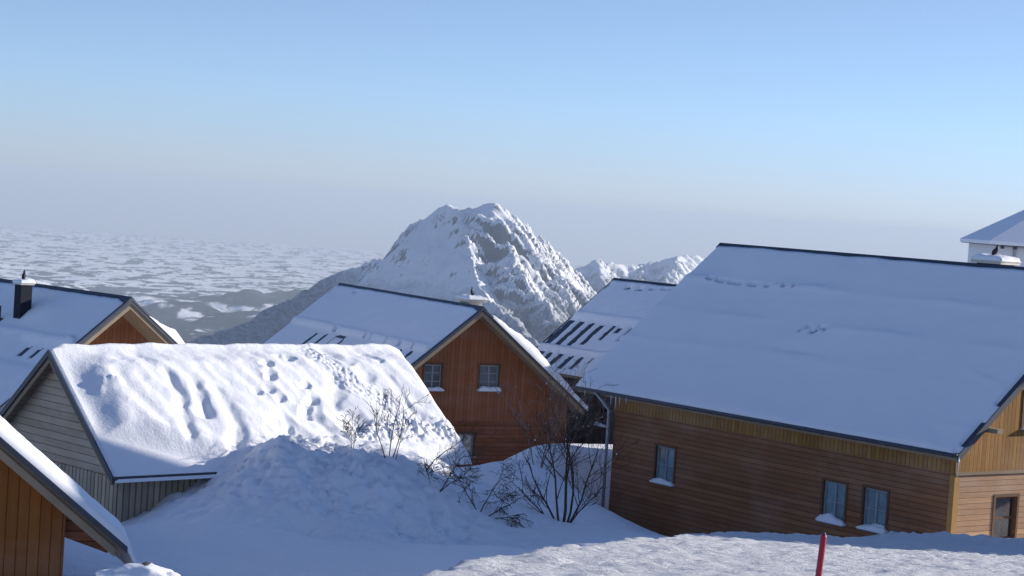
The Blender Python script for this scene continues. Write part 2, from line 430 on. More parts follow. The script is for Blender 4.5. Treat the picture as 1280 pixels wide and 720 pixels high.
MB().prism([(B.w - .12, B.ze + .09 - .12), (0, B.zr - .12), (0, B.zr - .30), (B.w - .12, B.ze + .09 - .30)], .012, .046).build('barge_board', M['fascia'], B.root)
SB = [(9.95, .36, 2.95, 3.95), (9.05, .34, 2.95, 3.95), (1.95, .34, 2.85, 3.6), (1.1, .34, 2.8, 3.7), (10.9, .6, .38, .52), (13.1, .16, .1, .8), (8.6, .12, 2.86, 2.93)]
def snowB(x, y):
    t = np.abs(x) * math.hypot(B.w, B.r) / B.w
    s = .13 + .02 * fbm(x * .6, y * .4, 3, 33) + .012 * fbm(x * 2, y * 1.5, 3, 34)
    d = t - 2.62; s = s + .05 * np.exp(-(d / .1) ** 2) + .03 * np.exp(-np.clip(d, 0, 9) / .4) * (d > 0)
    s = np.where((x < 0) & (np.abs(t - 2.72 + .04 * noise2(y, y * 0, 6)) < .03) & (noise2(y * 1.3, y * 0 + 5, 12) > .05), -.1, s)
    s = s * (1 - .72 * (x < 0) * sstep(2.7, 2.85, t))
    s = s - .5 * stripes(x, y, B.w, B.r, SB)
    fr = (np.abs(y - 7.6) < .56) & (np.abs(t - 3.2) < .36) & ~((np.abs(y - 7.66) < .36) & (np.abs(t - 3.26) < .2))
    s = np.where((x < 0) & fr & (noise2(x * 2, y * 2, 4) > -.3), -.1, s)
    s = s * sstep(0, .15, B.L - y)
    s = np.where((x < 0) & (y < .14), -.1, s * np.where(x < 0, .3 + .7 * sstep(.1, .5, y), 1))
    # thick wind-packed snow along the far gable edge, seen over the verge
    rt = .20 + .34 * np.exp(-((t - 2.9) / 1.2) ** 2) + .12 * np.exp(-((t - 4.6) / .7) ** 2) + .06 * fbm(t * 2.2, y * 1.5, 3, 41)
    s = np.where(x > 0, np.where(t < .55, -.1, rt * (.75 + .25 * sstep(0, .4, y)) * sstep(.5, .9, t)), s)
    s = np.where((x <= 0) & (t < .22), -.1, s)
    return s
B.snow(snowB, 130, 300, lap=.04, y0=-.05)
MB().box(-2.95, -2.35, 7.05, 7.1, B.roofz(2.65) - .1, B.roofz(2.65) - .02).build('skylight', M['metal'], B.root)
s_ = MB(); s_.add([(-2.05, 0, 0)], []) if False else None
perchB = chimney(B, .22, .75, 1.55, 2.4, B.z(-3.70), 'cap', .14, .09, .12, seed=5)

# ================================================================== FAR HOUSE between them
Cc = House('timber_house', 11.74, 76.54, -2.85, 37.95, 4.94, 3.71, 12.0, -11.2)
tag(Cc.root, 'dark timber house half hidden behind, bare dark stripes showing through its snowy roof', 'house', 'timber houses of the mountain village')
Cc.roof(under=.15)
cw = Cc.pent(-4.6, 4.6, 0, .5, Cc.L - .55, 'wall', 'dark_v')
boolean_cut(cw, [window(Cc, 'left', -4.6, 6.82, Cc.z(-8.08), .5, .75, 1, 2, glass='glass_dark', snow=.1, casing=None)])
MB().box(-4.75, -4.61, 7.3, 7.5, 0, Cc.roofz(4.6) - Cc.under - .01).build('post', M['dark_v'], Cc.root)
Cc.verge('trim', h=.15); Cc.verge('trim', h=.15, y=Cc.L + .034); Cc.ridge_cap(.16, .08)
SC = [(11.72, .44, 2.95, 4.7), (11.05, .37, 2.95, 4.7), (10.38, .36, 2.95, 4.55), (9.72, .33, 3.0, 4.4), (9.0, .26, 2.95, 4.0), (8.55, .3, 3.05, 3.4),
      (11.45, .38, 5.1, 5.7), (10.85, .34, 5.1, 5.85), (10.2, .35, 5.1, 6.05), (9.5, .33, 5.1, 6.05), (8.85, .29, 5.1, 5.95), (8.2, .24, 5.05, 5.5),
      (10.5, .42, .4, .72), (9.75, .42, .4, .72), (9.1, .3, .42, .56), (8.2, .8, .36, .46), (11.85, .2, .3, .8)]
def snowC(x, y):
    t = np.abs(x) * math.hypot(Cc.w, Cc.r) / Cc.w
    s = .12 + .02 * fbm(x * .6, y * .4, 3, 53) + .012 * fbm(x * 2, y * 1.5, 3, 54)
    for tb in (2.6, 4.85):
        d = t - tb; s = s + .05 * np.exp(-(d / .1) ** 2) + .03 * np.exp(-np.clip(d, 0, 9) / .4) * (d > 0)
    s = s * (1 - .65 * (x < 0) * (sstep(2.75, 2.95, t) * sstep(4.9, 4.75, t) + sstep(4.95, 5.05, t)) * sstep(7.6, 8.4, y))
    s = s - .6 * stripes(x, y, Cc.w, Cc.r, SC)
    fr = (np.abs(y - 7.55) < .42) & (np.abs(t - 3.45) < .52) & ~((np.abs(y - 7.5) < .2) & (np.abs(t - 3.5) < .3))
    s = np.where((x < 0) & fr & (noise2(x * 3, y * 3, 4) > -.35), -.1, s)
    s = s * sstep(0, .15, Cc.L - y) * (.35 + .65 * sstep(0, .3, y))
    s = np.where(t < .2, -.1, s)
    return s
Cc.snow(snowC, 140, 260)

# ================================================================== LEFT HOUSE behind the shed
D = House('timber_house', -12.53, 66.0, -3.89, 44.98, 5.0, 3.8, 13.0, -11.0)
tag(D.root, 'timber house with a tall dark chimney, at the left edge behind the shed', 'house', 'timber houses of the mountain village')
D.roof(under=.17)
D.pent(-4.55, 4.55, 0, 1.35, D.L - .5, 'gable_wall', 'red_board')
D.verge('trim', h=.2); D.ridge_cap(.16, .07)
for k in (-1, 1):
    MB().prism([(k*(D.w - .12), D.ze + .09 - .15), (0, D.zr - .15), (0, D.zr - .34), (k*(D.w - .12), D.ze + .09 - .34)], .012, .046).build('barge_board', M['fascia'], D.root)
SD = [(2.15, .3, 2.95, 3.5), (1.5, .3, 2.95, 3.5)]
def snowD(x, y):
    t = np.abs(x) * math.hypot(D.w, D.r) / D.w
    s = .14 + .03 * fbm(x * .6, y * .4, 3, 63) + .014 * fbm(x * 2, y * 1.5, 3, 64)
    d = t - 2.55; s = s + .06 * np.exp(-(d / .12) ** 2) + .05 * np.exp(-np.clip(d, 0, 9) / .4) * (d > 0)
    s = s * (1 - .7 * (x < 0) * sstep(2.7, 2.9, t) * sstep(4.2, 3.7, t) * sstep(3.2, 2.6, y))
    s = s - .6 * stripes(x, y, D.w, D.r, SD)
    s = s + .14 * np.exp(-((y - 3.4) / .8) ** 2 - ((t - 1.5) / .6) ** 2)          # drift against the chimney
    s = s * sstep(0, .15, D.L - y)
    s = np.where((x < 0) & (y < .16), -.1, s * np.where(x < 0, .3 + .7 * sstep(.1, .5, y), 1))
    s = s + np.where((x < 0) & (y < .5) & (y > .1), .12 * np.exp(-((t - 2.55) / .1) ** 2), 0)
    rt = .10 + .22 * np.exp(-((t - 2.3) / .5) ** 2) + .10 * np.exp(-((t - 3.6) / .8) ** 2) + .04 * fbm(t * 2.5, y * 1.5, 3, 71)
    s = np.where(x > 0, np.where(t < .9, -.1, rt * sstep(.85, 1.5, t)), s)
    s = np.where((x <= 0) & (t < .2), -.1, s)
    return s
D.snow(snowD, 110, 220, y0=-.05)
perchD = chimney(D, -1.60, -1.17, 4.2, 4.62, D.z(-3.78), 'stack', .05, .06, .12, seed=9)
MB().tube([(-1.72, 5.3, D.roofz(1.72) - .1), (-1.72, 5.3, D.roofz(1.72) + .62)], .045, 8).box(-1.86, -1.58, 5.14, 5.46, D.roofz(1.72) - .05, D.roofz(1.72) + .2).build('vent_pipe', M['metal'], D.root)

# ================================================================== SNOWED-IN SHED
E = House('shed', -10.55, 46.0, -4.04, -46.61, 3.02, 2.51, 10.23, -9.0)
tag(E.root, 'weathered grey board shed under a thick sunlit quilt of snow marked with footprints', 'shed')
E.roof(under=.10, mats=('metal', 'soffit'))
yg = .32; xw = 2.72
E.pent(-xw, xw, E.z(-6.62), yg, E.L - .3, 'gable_wall', 'grey_h')
E.pent(-xw - .02, xw + .02, 0, yg - .03, E.L - .27, 'lower_wall', 'grey_v', zcut=E.z(-6.622))
E.verge('metal', h=.16, th=.04)
for k in (-1, 1):
    MB().prism([(k*(E.w - .1), E.ze + .08 - .12), (0, E.zr - .12), (0, E.zr - .26), (k*(E.w - .1), E.ze + .08 - .26)], .012, .05).build('barge_board', M['fascia'], E.root)
MB().tube([(E.w + .05, -.02, E.ze - .02), (E.w + .05, E.L, E.ze - .03)], .05, 8).build('gutter', M['trim'], E.root, True)
kE = math.hypot(E.w, E.r) / E.w
def groove(y, t, pts, wid, dep):
    out = np.zeros_like(y)
    for (ya, ta), (yb_, tb) in zip(pts[:-1], pts[1:]):
        vy, vt = yb_ - ya, tb - ta; q = np.clip(((y - ya) * vy + (t - ta) * vt) / (vy * vy + vt * vt), 0, 1)
        d = np.hypot(y - ya - q * vy, t - ta - q * vt)
        out = np.maximum(out, dep * (.55 + .45 * q) * np.exp(-(d / (wid * (.75 + .4 * q + .5 * noise2(y * 2.2, t * 2.2, 231)))) ** 2.6))
    return out
def snowE(x, y):
    t = np.abs(x) * kE; near = x > 0
    wy = y + .08 * fbm(y * 1.2, t * 1.2, 2, 200); wt = t + .08 * fbm(y * 1.2, t * 1.2, 2, 210)
    s = .13 + .36 * sstep(.0, 1.2, t) + .05 * fbm(y * .5, t * .6, 3, 83) + .028 * fbm(y * 1.3, t * 1.3, 3, 84)
    s = s + .036 * noise2((y - .42 * t) * 2.4 + .3 * noise2(y, t, 86), t * .55, 85) * sstep(.2, .8, t)
    # runnels and slumps
    for pts, wid, dep in (([(2.6, 1.3), (2.5, 2.3), (2.35, 3.2)], .14, .22), ([(3.2, 1.8), (3.0, 2.6)], .15, .24), ([(3.6, 2.0), (3.75, 2.8), (3.7, 3.4)], .17, .22),
                          ([(4.9, 2.9), (5.0, 3.4)], .25, .25), ([(5.3, 3.0), (5.5, 3.55)], .16, .2), ([(5.8, 2.8), (6.5, 3.2), (7.3, 3.5)], .12, .1),
                          ([(7.5, 1.6), (7.0, 2.4), (7.3, 3.2)], .2, .26), ([(7.8, .3), (8.2, 1.0), (8.5, 1.5)], .17, .2), ([(9.0, .45), (9.3, 1.0)], .1, .14),
                          ([(9.2, 1.6), (9.3, 2.7), (9.5, 3.4)], .12, .12), ([(3.5, 3.3), (3.3, 3.95)], .22, .3),
                          ([(6.4, 2.3), (6.0, 3.0), (6.3, 3.6)], .2, .16)):
        s = s - .62 * groove(wy, wt, pts, wid * 1.15, dep)
    for yy, tt, k in ((5.6, 1.1, 1), (5.5, 1.42, 1), (5.2, 2.0, 1), (5.38, 2.25, 1.1), (5.9, 2.75, 1), (6.35, 1.85, 1), (6.3, 2.35, 1), (4.8, 2.06, .9), (5.46, 1.6, .9),
                      (6.4, .8, 1), (6.15, .7, .8), (5.15, 3.15, .8), (6.05, 2.55, .9)):
        d = np.hypot((y - yy) / .17, (t - tt) / .12 ) / k
        d = d * (1 + .35 * noise2(y * 5 + yy * 9, t * 5, 221)); s = s - .115 * k * np.exp(-d ** 2.6) + .02 * np.exp(-((d - 1.4) / .35) ** 2)
    # churned channel
    ch = sstep(4.0, 3.7, t) * groove(y, t, [(7.35, .1), (7.55, 1.0), (7.9, 1.7), (8.6, 2.4), (8.9, 3.2), (9.0, 3.9)], .33, 1.0)
    s = s + ch * (.09 * np.abs(noise2(y * 6, t * 6, 91)) + .065 * noise2(y * 11, t * 11, 92) - .05)
    low = sstep(3.0, 3.4, t) * sstep(6.5, 7.5, y) * sstep(4.0, 3.7, t)
    s = s + low * (.16 * np.abs(noise2(y * 4, t * 4, 93)) + .08 * noise2(y * 9, t * 9, 94))
    # crumbs
    for yy, tt in ((.75, 1.5), (.95, 1.55), (1.1, 1.62), (.62, 1.66), (2.45, 4.0), (2.3, 3.95)):
        s = s + .09 * np.exp(-(np.hypot(y - yy, t - tt) / .09) ** 2) * (near)
    # slid corner: thin snow along the verge and the lower left corner
    edge = .16 + .05 * noise2(t * 1.1, t * 0 + 3, 95)
    tri = np.clip(t - 2.75, 0, 9) / .42
    fall = sstep(0, .95, y - edge - tri)
    s = np.where(near, s * fall + .06 * (1 - fall), s * sstep(0, .4, y) + .05)
    end = sstep(0, .5, E.L + .35 - y)
    s = s * end ** .5
    s = np.where(y < .06, .02, s)
    return s
E.snow(snowE, 230, 330, y0=0.0, y1=E.L + .35, lap=.10, mat='lumpy_snow')

# ================================================================== FRONT HOUSE, lower left
Fh = House('timber_house', -10.16, 28.0, -1.36, 23.0, 5.0, 4.15, 10.0, -8.6)
tag(Fh.root, 'nearest timber house, only its snowy roof end showing in the lower left corner', 'house', 'timber houses of the mountain village')
Fh.roof(t=.07, under=.15, inset=.06)
Fh.pent(-4.2, 4.2, 0, .6, Fh.L - .5, 'gable_wall', 'orange_board')
Fh.verge('trim', h=.10, th=.04)
for k in (-1, 1):
    MB().prism([(k*(Fh.w - .15), Fh.ze + .13 - .15), (0, Fh.zr - .15), (0, Fh.zr - .29), (k*(Fh.w - .15), Fh.ze + .13 - .29)], .012, .058).build('barge_board', M['fascia'], Fh.root)
MB().prism([(4.202, Fh.roofz(4.202) - Fh.under - .002), (4.90, Fh.roofz(4.90) - Fh.under - .002), (4.90, Fh.roofz(4.90) - Fh.under - .10), (4.202, Fh.roofz(4.202) - Fh.under - .42)], .75, Fh.L - .5).build('eave_lining', M['red_log'], Fh.root)
def snowF(x, y):
    s = .30 + .03 * fbm(x * .9, y * .9, 3, 103) + .02 * fbm(x * 3, y * 3, 3, 104)
    t = np.abs(x); 
    s = s * (.55 + .45 * sstep(0, .25, y)) * sstep(0, .15, Fh.L - y)
    s = np.where(x > 0, s * (.5 + .5 * sstep(0, .35, Fh.w + .28 - x)), s)
    return s
def roofzF(x):  # the snow lip curls over the eave
    ax = np.abs(x); z = Fh.zr - ax * Fh.r / Fh.w
    return z - 1.1 * np.clip(ax - Fh.w - .02, 0, 9) ** 1.0 * .8
Fh.roofz_plain = Fh.roofz
Fh.roofz = roofzF
Fh.snow(snowF, 120, 100, lap=.30, y0=-.03)
Fh.roofz = Fh.roofz_plain

# ================================================================== WHITE BUILDING up at the right edge
gx, gy = 20.85, 88.0
G = empty('white_house', (gx, gy, -6.0), R(-5.5))
tag(G, 'white house at the right edge under a hipped snowy roof, above the big roof ridge', 'house')
def hip(x0, x1, y0, y1, ze, zt, over, t):
    cx, cy = (x0 + x1) / 2, (y0 + y1) / 2; hx = (x1 - x0) / 2; hy = (y1 - y0) / 2; dl = max(0, hx - hy)
    return [(x0-over, y0-over, ze), (x1+over, y0-over, ze), (x1+over, y1+over, ze), (x0-over, y1+over, ze), (cx - dl, cy, zt), (cx + dl, cy, zt)]
HF = [(0, 1, 5, 4), (1, 2, 5), (2, 3, 4, 5), (3, 0, 4)]
MB().box(0.35, 12.0, .35, 10.0, 0, 5.70).build('wall', M['white'], G)
a = hip(.35, 12, .35, 10, 5.72, 8.9, .35, 0); b = [(x, y, z + .12) for x, y, z in a]
MB().add(a + [(x, y, 5.71 if i < 4 else 8.7) for i, (x, y, z) in enumerate(a)], HF + [tuple(reversed([i + 6 for i in f])) for f in HF] + [(0,1,7,6),(1,2,8,7),(2,3,9,8),(3,0,6,9)]).build('roof', M['trim'], G)
bm = bmesh.new()
bv = [bm.verts.new((x + (.04 if x > 5 else -.04) * (i < 4), y + (.04 if y > 5 else -.04) * (i < 4), z + .02)) for i, (x, y, z) in enumerate(a)]
for f in HF: bm.faces.new([bv[i] for i in f])
bmesh.ops.recalc_face_normals(bm, faces=bm.faces)
r_ = bmesh.ops.extrude_face_region(bm, geom=list(bm.faces)); 
for v in [g for g in r_['geom'] if isinstance(g, bmesh.types.BMVert)]: v.co.z += .16
bmesh.ops.recalc_face_normals(bm, faces=bm.faces)
me = bpy.data.meshes.new('roof_snow'); bm.to_mesh(me); bm.free(); link_mesh('roof_snow', me, M['roof_snow'], G)
for xx in np.arange(.5, 12, .55): MB().box(xx, xx + .12, .02, .34, 5.58, 5.705).build('rafter_end', M['trim'], G)
MB().box(1.05, 1.17, .26, .345, 0, 5.6).build('downpipe', M['zinc'], G)

# ================================================================== unseen block added right of the frame to shade the yard
Hh = empty('yard_shade_block', (27.0, 43.6, -6.0), 0)
tag(Hh, 'unseen building shape added beyond the right edge to cast the yard shadow', 'building')
hw_ = MB().box(0, 13, 0, 11.9, 0, 8.6).build('wall', M['white'], Hh)
MB().box(-.02, 13, .0, 15.5, 11.402, 13.8).build('upper_wall', M['board'], Hh)
MB().box(-.022, 3.2, .0, 16.3, 8.602, 11.4).build('shade_step', M['board'], Hh)  # added step, shaped for the shadow edge on heap and shed roof
MB().box(-.3, 13.3, -.02, 15.53, 13.802, 14.0).build('roof', M['trim'], Hh)
MB().box(-.28, 13.28, .0, 15.52, 14.002, 14.2).build('roof_snow', M['roof_snow'], Hh)
hc = []
class _W: pass
W_ = _W(); W_.root = Hh
for yy in (2.0, 5.0, 8.0):
    for zz in (4.0, 7.0): hc.append(window(W_, 'left', 0.0, yy, zz, 1.0, 1.3))
boolean_cut(hw_, hc)

# ================================================================== GROUND
pts = []
def gp(u, v, Y): pts.append(tuple(at(u, v, Y)))
def gw(x, y, z): pts.append((x, y, z))
for q in ((300,702,39),(450,692,40),(150,694,38.5),(90,704,37),(600,684,41),(640,660,47),(700,658,48.5),(755,661,50),(560,657,45.5),(500,662,44),(420,662,42.3),(330,662,41.3),(230,662,41),(180,660,41.5),
          (330,625,43.3),(400,612,44.2),(460,605,45.2),(520,612,46.2),(580,640,47.0),(165,656,43.9),(200,637,44.4),(235,619,44.9),(268,603,45.4),(640,625,49.5),(540,569,50),(500,562,48.6),
          (300,596,44.8),(330,566,46.0),(400,562,46.9),(470,566,47.8),(540,578,49.0),(590,592,51),(600,594,55),(592,596,60),(600,598,67),(640,575,60),(540,610,60),(620,590,63),
          (668,561,63),(700,557,64.5),(742,557,66),(780,557,67),(665,580,59),(700,600,58.5),(740,600,63.5),(700,642,53.5),(742,640,61)): gp(*q)
for q in ((-7,50,-6.5),(-3,54,-7.3),(-12,42,-7.9),(-15,46,-8.4),(-9.6,42.3,-7.5),(-12,36,-7.4),(-16,30,-7.2),(-8,30,-7.0),(-9,60,-9.3),(-20,58,-9.2),
          (-2,72,-10.0),(-8,71,-10.2),(3,73,-10.2),(8,43,-6.95),(10.5,46,-7.1),(7,50,-8.0),(5.4,55,-8.9),(4.3,58.8,-9.55),(3.3,60.9,-9.75),(2.7,60.2,-9.6),(5.0,57.5,-9.35),(12,48.6,-7.45),(14.5,50.5,-7.7),(20,54,-7.0),(30,50,-5.5),(34,70,-5.5),(18,83,-7.5),(25,97,-6),(10,97,-11),(0,102,-13),(-20,92,-13),(-34,70,-12),(-34,40,-9),(-34,10,-6),
          (-2,14,-4.2),(-4,12,-4.4),(-8,12,-4.8),(-1,18,-4.9),(-4,20,-5.4),(-.6,22,-5.4),(.8,27,-5.9),(-3,28,-6.3),(2.5,33,-6.25),(0,35,-6.6),(4,39,-6.85),(-6,24,-6.0),(8,38.5,-6.35),(12,38.5,-6.2),(12,42,-6.8),
          (0,2,-2.6),(-5,2,-3),(10,10,-2.6),(10,25,-4.6),(10,33,-5.7),(20,30,-4.5),(34,20,-2.5),(34,-10,-1),(0,-33,-1.5),(-34,-33,-3),(34,-33,0.5),(-20,-10,-3.5)): gw(*q)
PT = np.array(pts)
def tps_fit(P, lam=.02):
    n = len(P); d2 = ((P[:, None, :2] - P[None, :, :2]) ** 2).sum(-1)
    K = np.where(d2 > 0, .5 * d2 * np.log(np.maximum(d2, 1e-12)), 0) + lam * np.eye(n)
    Q = np.c_[np.ones(n), P[:, :2]]
    Am = np.block([[K, Q], [Q.T, np.zeros((3, 3))]])
    return np.linalg.solve(Am, np.r_[P[:, 2], 0, 0, 0])
TW = tps_fit(PT)
def tps_eval(x, y):
    sh = x.shape; xf = x.ravel(); yf = y.ravel(); out = np.zeros(len(xf))
    for i in range(0, len(xf), 20000):
        X = xf[i:i+20000]; Y = yf[i:i+20000]
        d2 = (X[:, None] - PT[None, :, 0]) ** 2 + (Y[:, None] - PT[None, :, 1]) ** 2
        out[i:i+20000] = np.where(d2 > 0, .5 * d2 * np.log(np.maximum(d2, 1e-12)), 0) @ TW[:-3] + TW[-3] + TW[-2] * X + TW[-1] * Y
    return out.reshape(sh)
EDGE_Y = [-40, 5, 11, 14, 20, 26, 31, 35, 36.2, 37.5]
EDGE_X = [-2.5, -1.2, -.75, -.43, .45, 1.95, 3.1, 4.2, 5.0, 9.0]
def ground_z(x, y):
    cx = np.clip(x, -36, 36); cy = np.clip(y, -36, 105)
    z = tps_eval(cx, cy)
    # trodden, lumpy heap of cleared snow
    ctr = np.exp(-(((x + 3.6) / 4.0) ** 2 + ((y - 45.6) / 3.4) ** 2))
    z = z + .07 * fbm(x * .25, y * .25, 3, 301) + ctr * (.22 * fbm(x * .9, y * .9, 5, 302, .7) + .10 * np.abs(noise2(x * 2.1, y * 2.1, 305)) + .05 * noise2(x * 5, y * 5, 306) + .12 * np.abs(noise2(x * 3.2, y * 3.2, 303)))
    z = z + .018 * fbm(x * 1.6, y * 1.6, 3, 304)
    for q, rr, hh in ((at(392, 668, 42.2), .55, -.42), (at(385, 655, 42.9), .5, .12), (at(400, 628, 43.4), .5, -.10), (at(560, 612, 46.5), .9, .20), (at(520, 632, 45.5), .8, .16), (at(520, 640, 44.6), .7, .10), (at(470, 640, 44.0), .6, .08)):
        z = z + hh * np.exp(-((x - q[0]) ** 2 + (y - q[1]) ** 2) / rr ** 2)
    # groomed piste: a raised bench that falls away to the left
    pz = -.696 - .136 * y + .35 * sstep(12, 0, y) * .0
    pz = np.where(y < 11, -.696 - .136 * 11 + .06 * (11 - y), pz)
    ex = np.interp(y, EDGE_Y, EDGE_X)
    dl = np.clip(ex - x + .12 * noise2(x * .8, y * .8, 311), 0, 99)
    yr = 37.3 + .25 * noise2(x * .35, x * 0, 312)
    db = np.clip(y - yr - .25, 0, 99)
    rim = .20 * np.exp(-((y - yr) / .30) ** 2) * sstep(3.0, 7.0, x) 
    pz = pz - .75 * dl - .10 * np.clip(dl, 0, .4) - .30 * db + rim
    pz = pz + .02 * noise2(x * 1.3, y * 2, 313) + .034 * noise2(x * 3.4, y * 3.6, 314) + .030 * noise2(x * 7, y * 6.5, 315)
    pz = pz - 60 * sstep(40, 46, y)
    z2 = np.maximum(z, pz)
    piste = (pz > z - .02) * 1.0
    # the mountain top falls away all round
    far = np.hypot(np.clip(np.abs(x) - 36, 0, None), np.where(y > 105, y - 105, np.where(y < -36, -36 - y, 0)))
    z2 = z2 - .42 * np.clip(far - 4, 0, None) - 8e-5 * far ** 2 * .0
    return np.maximum(z2, -1470.0), piste
def spaced(lo, hi, step, out_lo, out_hi, g=1.13):
    c = list(np.arange(lo, hi + 1e-6, step)); s = step; v = c[-1]; right = []
    while v < out_hi: s *= g; v += s; right.append(v)
    s = step; v = c[0]; left = []
    while v > out_lo: s *= g; v -= s; left.append(v)
    return np.array(left[::-1] + c + right)
gxs = spaced(-13, 14, .075, -3700, 3700)
gys = np.concatenate([spaced(12, 38, .075, -3700, 37.99)[:-0 or None]])
gys = np.array(sorted(set(np.round(np.concatenate([gys[gys < 38], spaced(38, 68, .085, 37.99, 3700)]), 4))))
GX, GY = np.meshgrid(gxs, gys)
GZ, PST = ground_z(GX, GY)
t = NT('ground_snow'); co = t.coord()
atn = t.node('ShaderNodeAttribute', attribute_name='piste'); pf = atn.outputs['Fac']
n1 = t.noise(co, 7, 6, .7); n2 = t.noise(t.mapping(co, (3.2, 7, 5)), 1.6, 6, .75)
h = t.math('ADD', t.math('MULTIPLY', n1, t.math('SUBTRACT', 1.0, pf)), t.math('MULTIPLY', n2, t.math('MULTIPLY', pf, 4.5)))
t.bump(h, .8, .05)
M['ground'] = t.base(t.mix(n1, (.83, .84, .855), (.88, .89, .90)), .65, .25)
gnd = grid_mesh('snow_ground', GX, GY, GZ, M['ground'], attrs={'piste': PST}); tag(gnd, 'snow-covered yard, snow heap and groomed piste', kind='structure')

# ================================================================== VALLEY PLAIN with low wooded hills
def yv(v): return v
ang = np.linspace(-.42, .42, 900)
Ys = []
y = 11000.0
while y < 112000: Ys.append(y); y += max(50, y * y / (2500 * 1450) * (.62 if y < 60000 else 1.5))
Ys = np.array(Ys)
AN, YY = np.meshgrid(ang, Ys); XX = AN * YY
KS = 1.26                       # the lowland is laid out at this scale
XR, YR = XX, YY; XX, YY = XX / KS, YY / KS
hill = np.zeros_like(XX)
def bump_hill(u, Y, rx, ry, h):
    global hill
    q = at(u, 330, Y); hill = np.maximum(hill, h * np.exp(-((XX - q[0]) / rx) ** 2 - ((YY - Y) / ry) ** 2))
for q in ((40,19500,900,1500,170),(190,19000,1000,1300,150),(215,17500,700,1200,170),(330,19800,700,1300,230),(420,21500,900,1500,210),(120,17500,900,1200,160),(330,17000,800,1200,160),(-80,18500,900,1500,190),(560,20000,900,1500,240),(800,22000,1500,2000,260),(1100,21000,1500,2000,260),(260,15500,1100,900,110),(100,15200,900,900,90)): bump_hill(*q)
hill = hill * .85 * (1 + .45 * fbm(XX / 700, YY / 900, 4, 401)) + 25 * fbm(XX / 900, YY / 1200, 3, 402) + 40 * sstep(24000, 40000, YY) * (1 + noise2(XX / 5000, YY / 2500, 405))
ZZ = -1450 + hill * KS - YR ** 2 / (2 * 3.9e6)
# forest cover: everything wooded on the near hills but for some clearings; a patchwork farther out
wood = fbm(XX / 420, YY / 800, 4, 411) + .5 * fbm(XX / 130, YY / 260, 3, 412)
farm = sstep(.02, .14, wood - .02 + .55 * sstep(23500, 20000, YY) - .15 * sstep(24000, 34000, YY))
clear = np.zeros_like(XX)
for (u, v, Y, ru, ry) in ((200,352,18300,300,420),(170,355,18000,230,330),(225,347,18900,200,240),(257,369,16700,105,200),(238,366,17000,80,160),(292,361,17600,160,380),(345,353,18400,210,420),(300,352,18600,280,200),(340,364,17400,100,200),(90,345,19200,250,200),(130,362,17200,70,220),(105,352,18300,170,150),(40,345,19400,240,220),(360,350,18900,150,260),(320,372,16600,60,260)):
    q = at(u, v, Y); Yq = Y
    d = ((XX - q[0] - 90 * fbm(XX / 400, YY / 500, 3, 431)) / (ru * 1.25)) ** 2 + ((YY - Yq - .5 * (XX - q[0]) * np.sin(u)) / (ry * .75)) ** 2
    clear = np.maximum(clear, sstep(1.2, .8, d + .85 * fbm(XX / 170, YY / 240, 4, 421)))
forest = np.clip(farm * (1 - clear * (YY < 20800)), 0, 1)
lines = sstep(.80, .95, 1 - 2 * np.abs(noise2(XX / 330, YY / 520, 441) + .25 * noise2(XX / 90, YY / 150, 442)))
clear = clear * (1 - .9 * lines)
forest = np.where((YY < 20000), np.clip(sstep(-.9, -.5, wood) * (1 - clear), 0, 1), forest)
t = NT('valley_land'); co = t.coord()
fa = t.node('ShaderNodeAttribute', attribute_name='forest').outputs['Fac']
vor = t.node('ShaderNodeTexVoronoi'); vor.inputs['Scale'].default_value = 1.0; t.link(t.mapping(co, (1/420, 1/520, 0)), vor.inputs['Vector'])
sp = t.node('ShaderNodeSeparateColor'); t.link(vor.outputs['Color'], sp.inputs[0])
fld = t.mix(sp.outputs[0], (.78, .79, .80), (.88, .89, .90))
hed = t.math('MULTIPLY', t.ramp(t.noise(t.mapping(co, (1/160, 1/420, 0)), 1.0, 4, .7), .56, .66), .85, True)
fld = t.mix(hed, fld, (.07, .085, .085))
fn = t.noise(t.mapping(co, (1/60, 1/90, 0)), 1.0, 5, .7)
wd = t.mix(fn, (.014, .024, .034), (.06, .078, .10))
M['valley'] = t.base(t.mix(fa, fld, wd), .9, .05)
tag(grid_mesh('valley_plain', XR, YR, ZZ, M['valley'], attrs={'forest': forest}), 'distant snowy farmland plain with wooded hills', kind='structure')

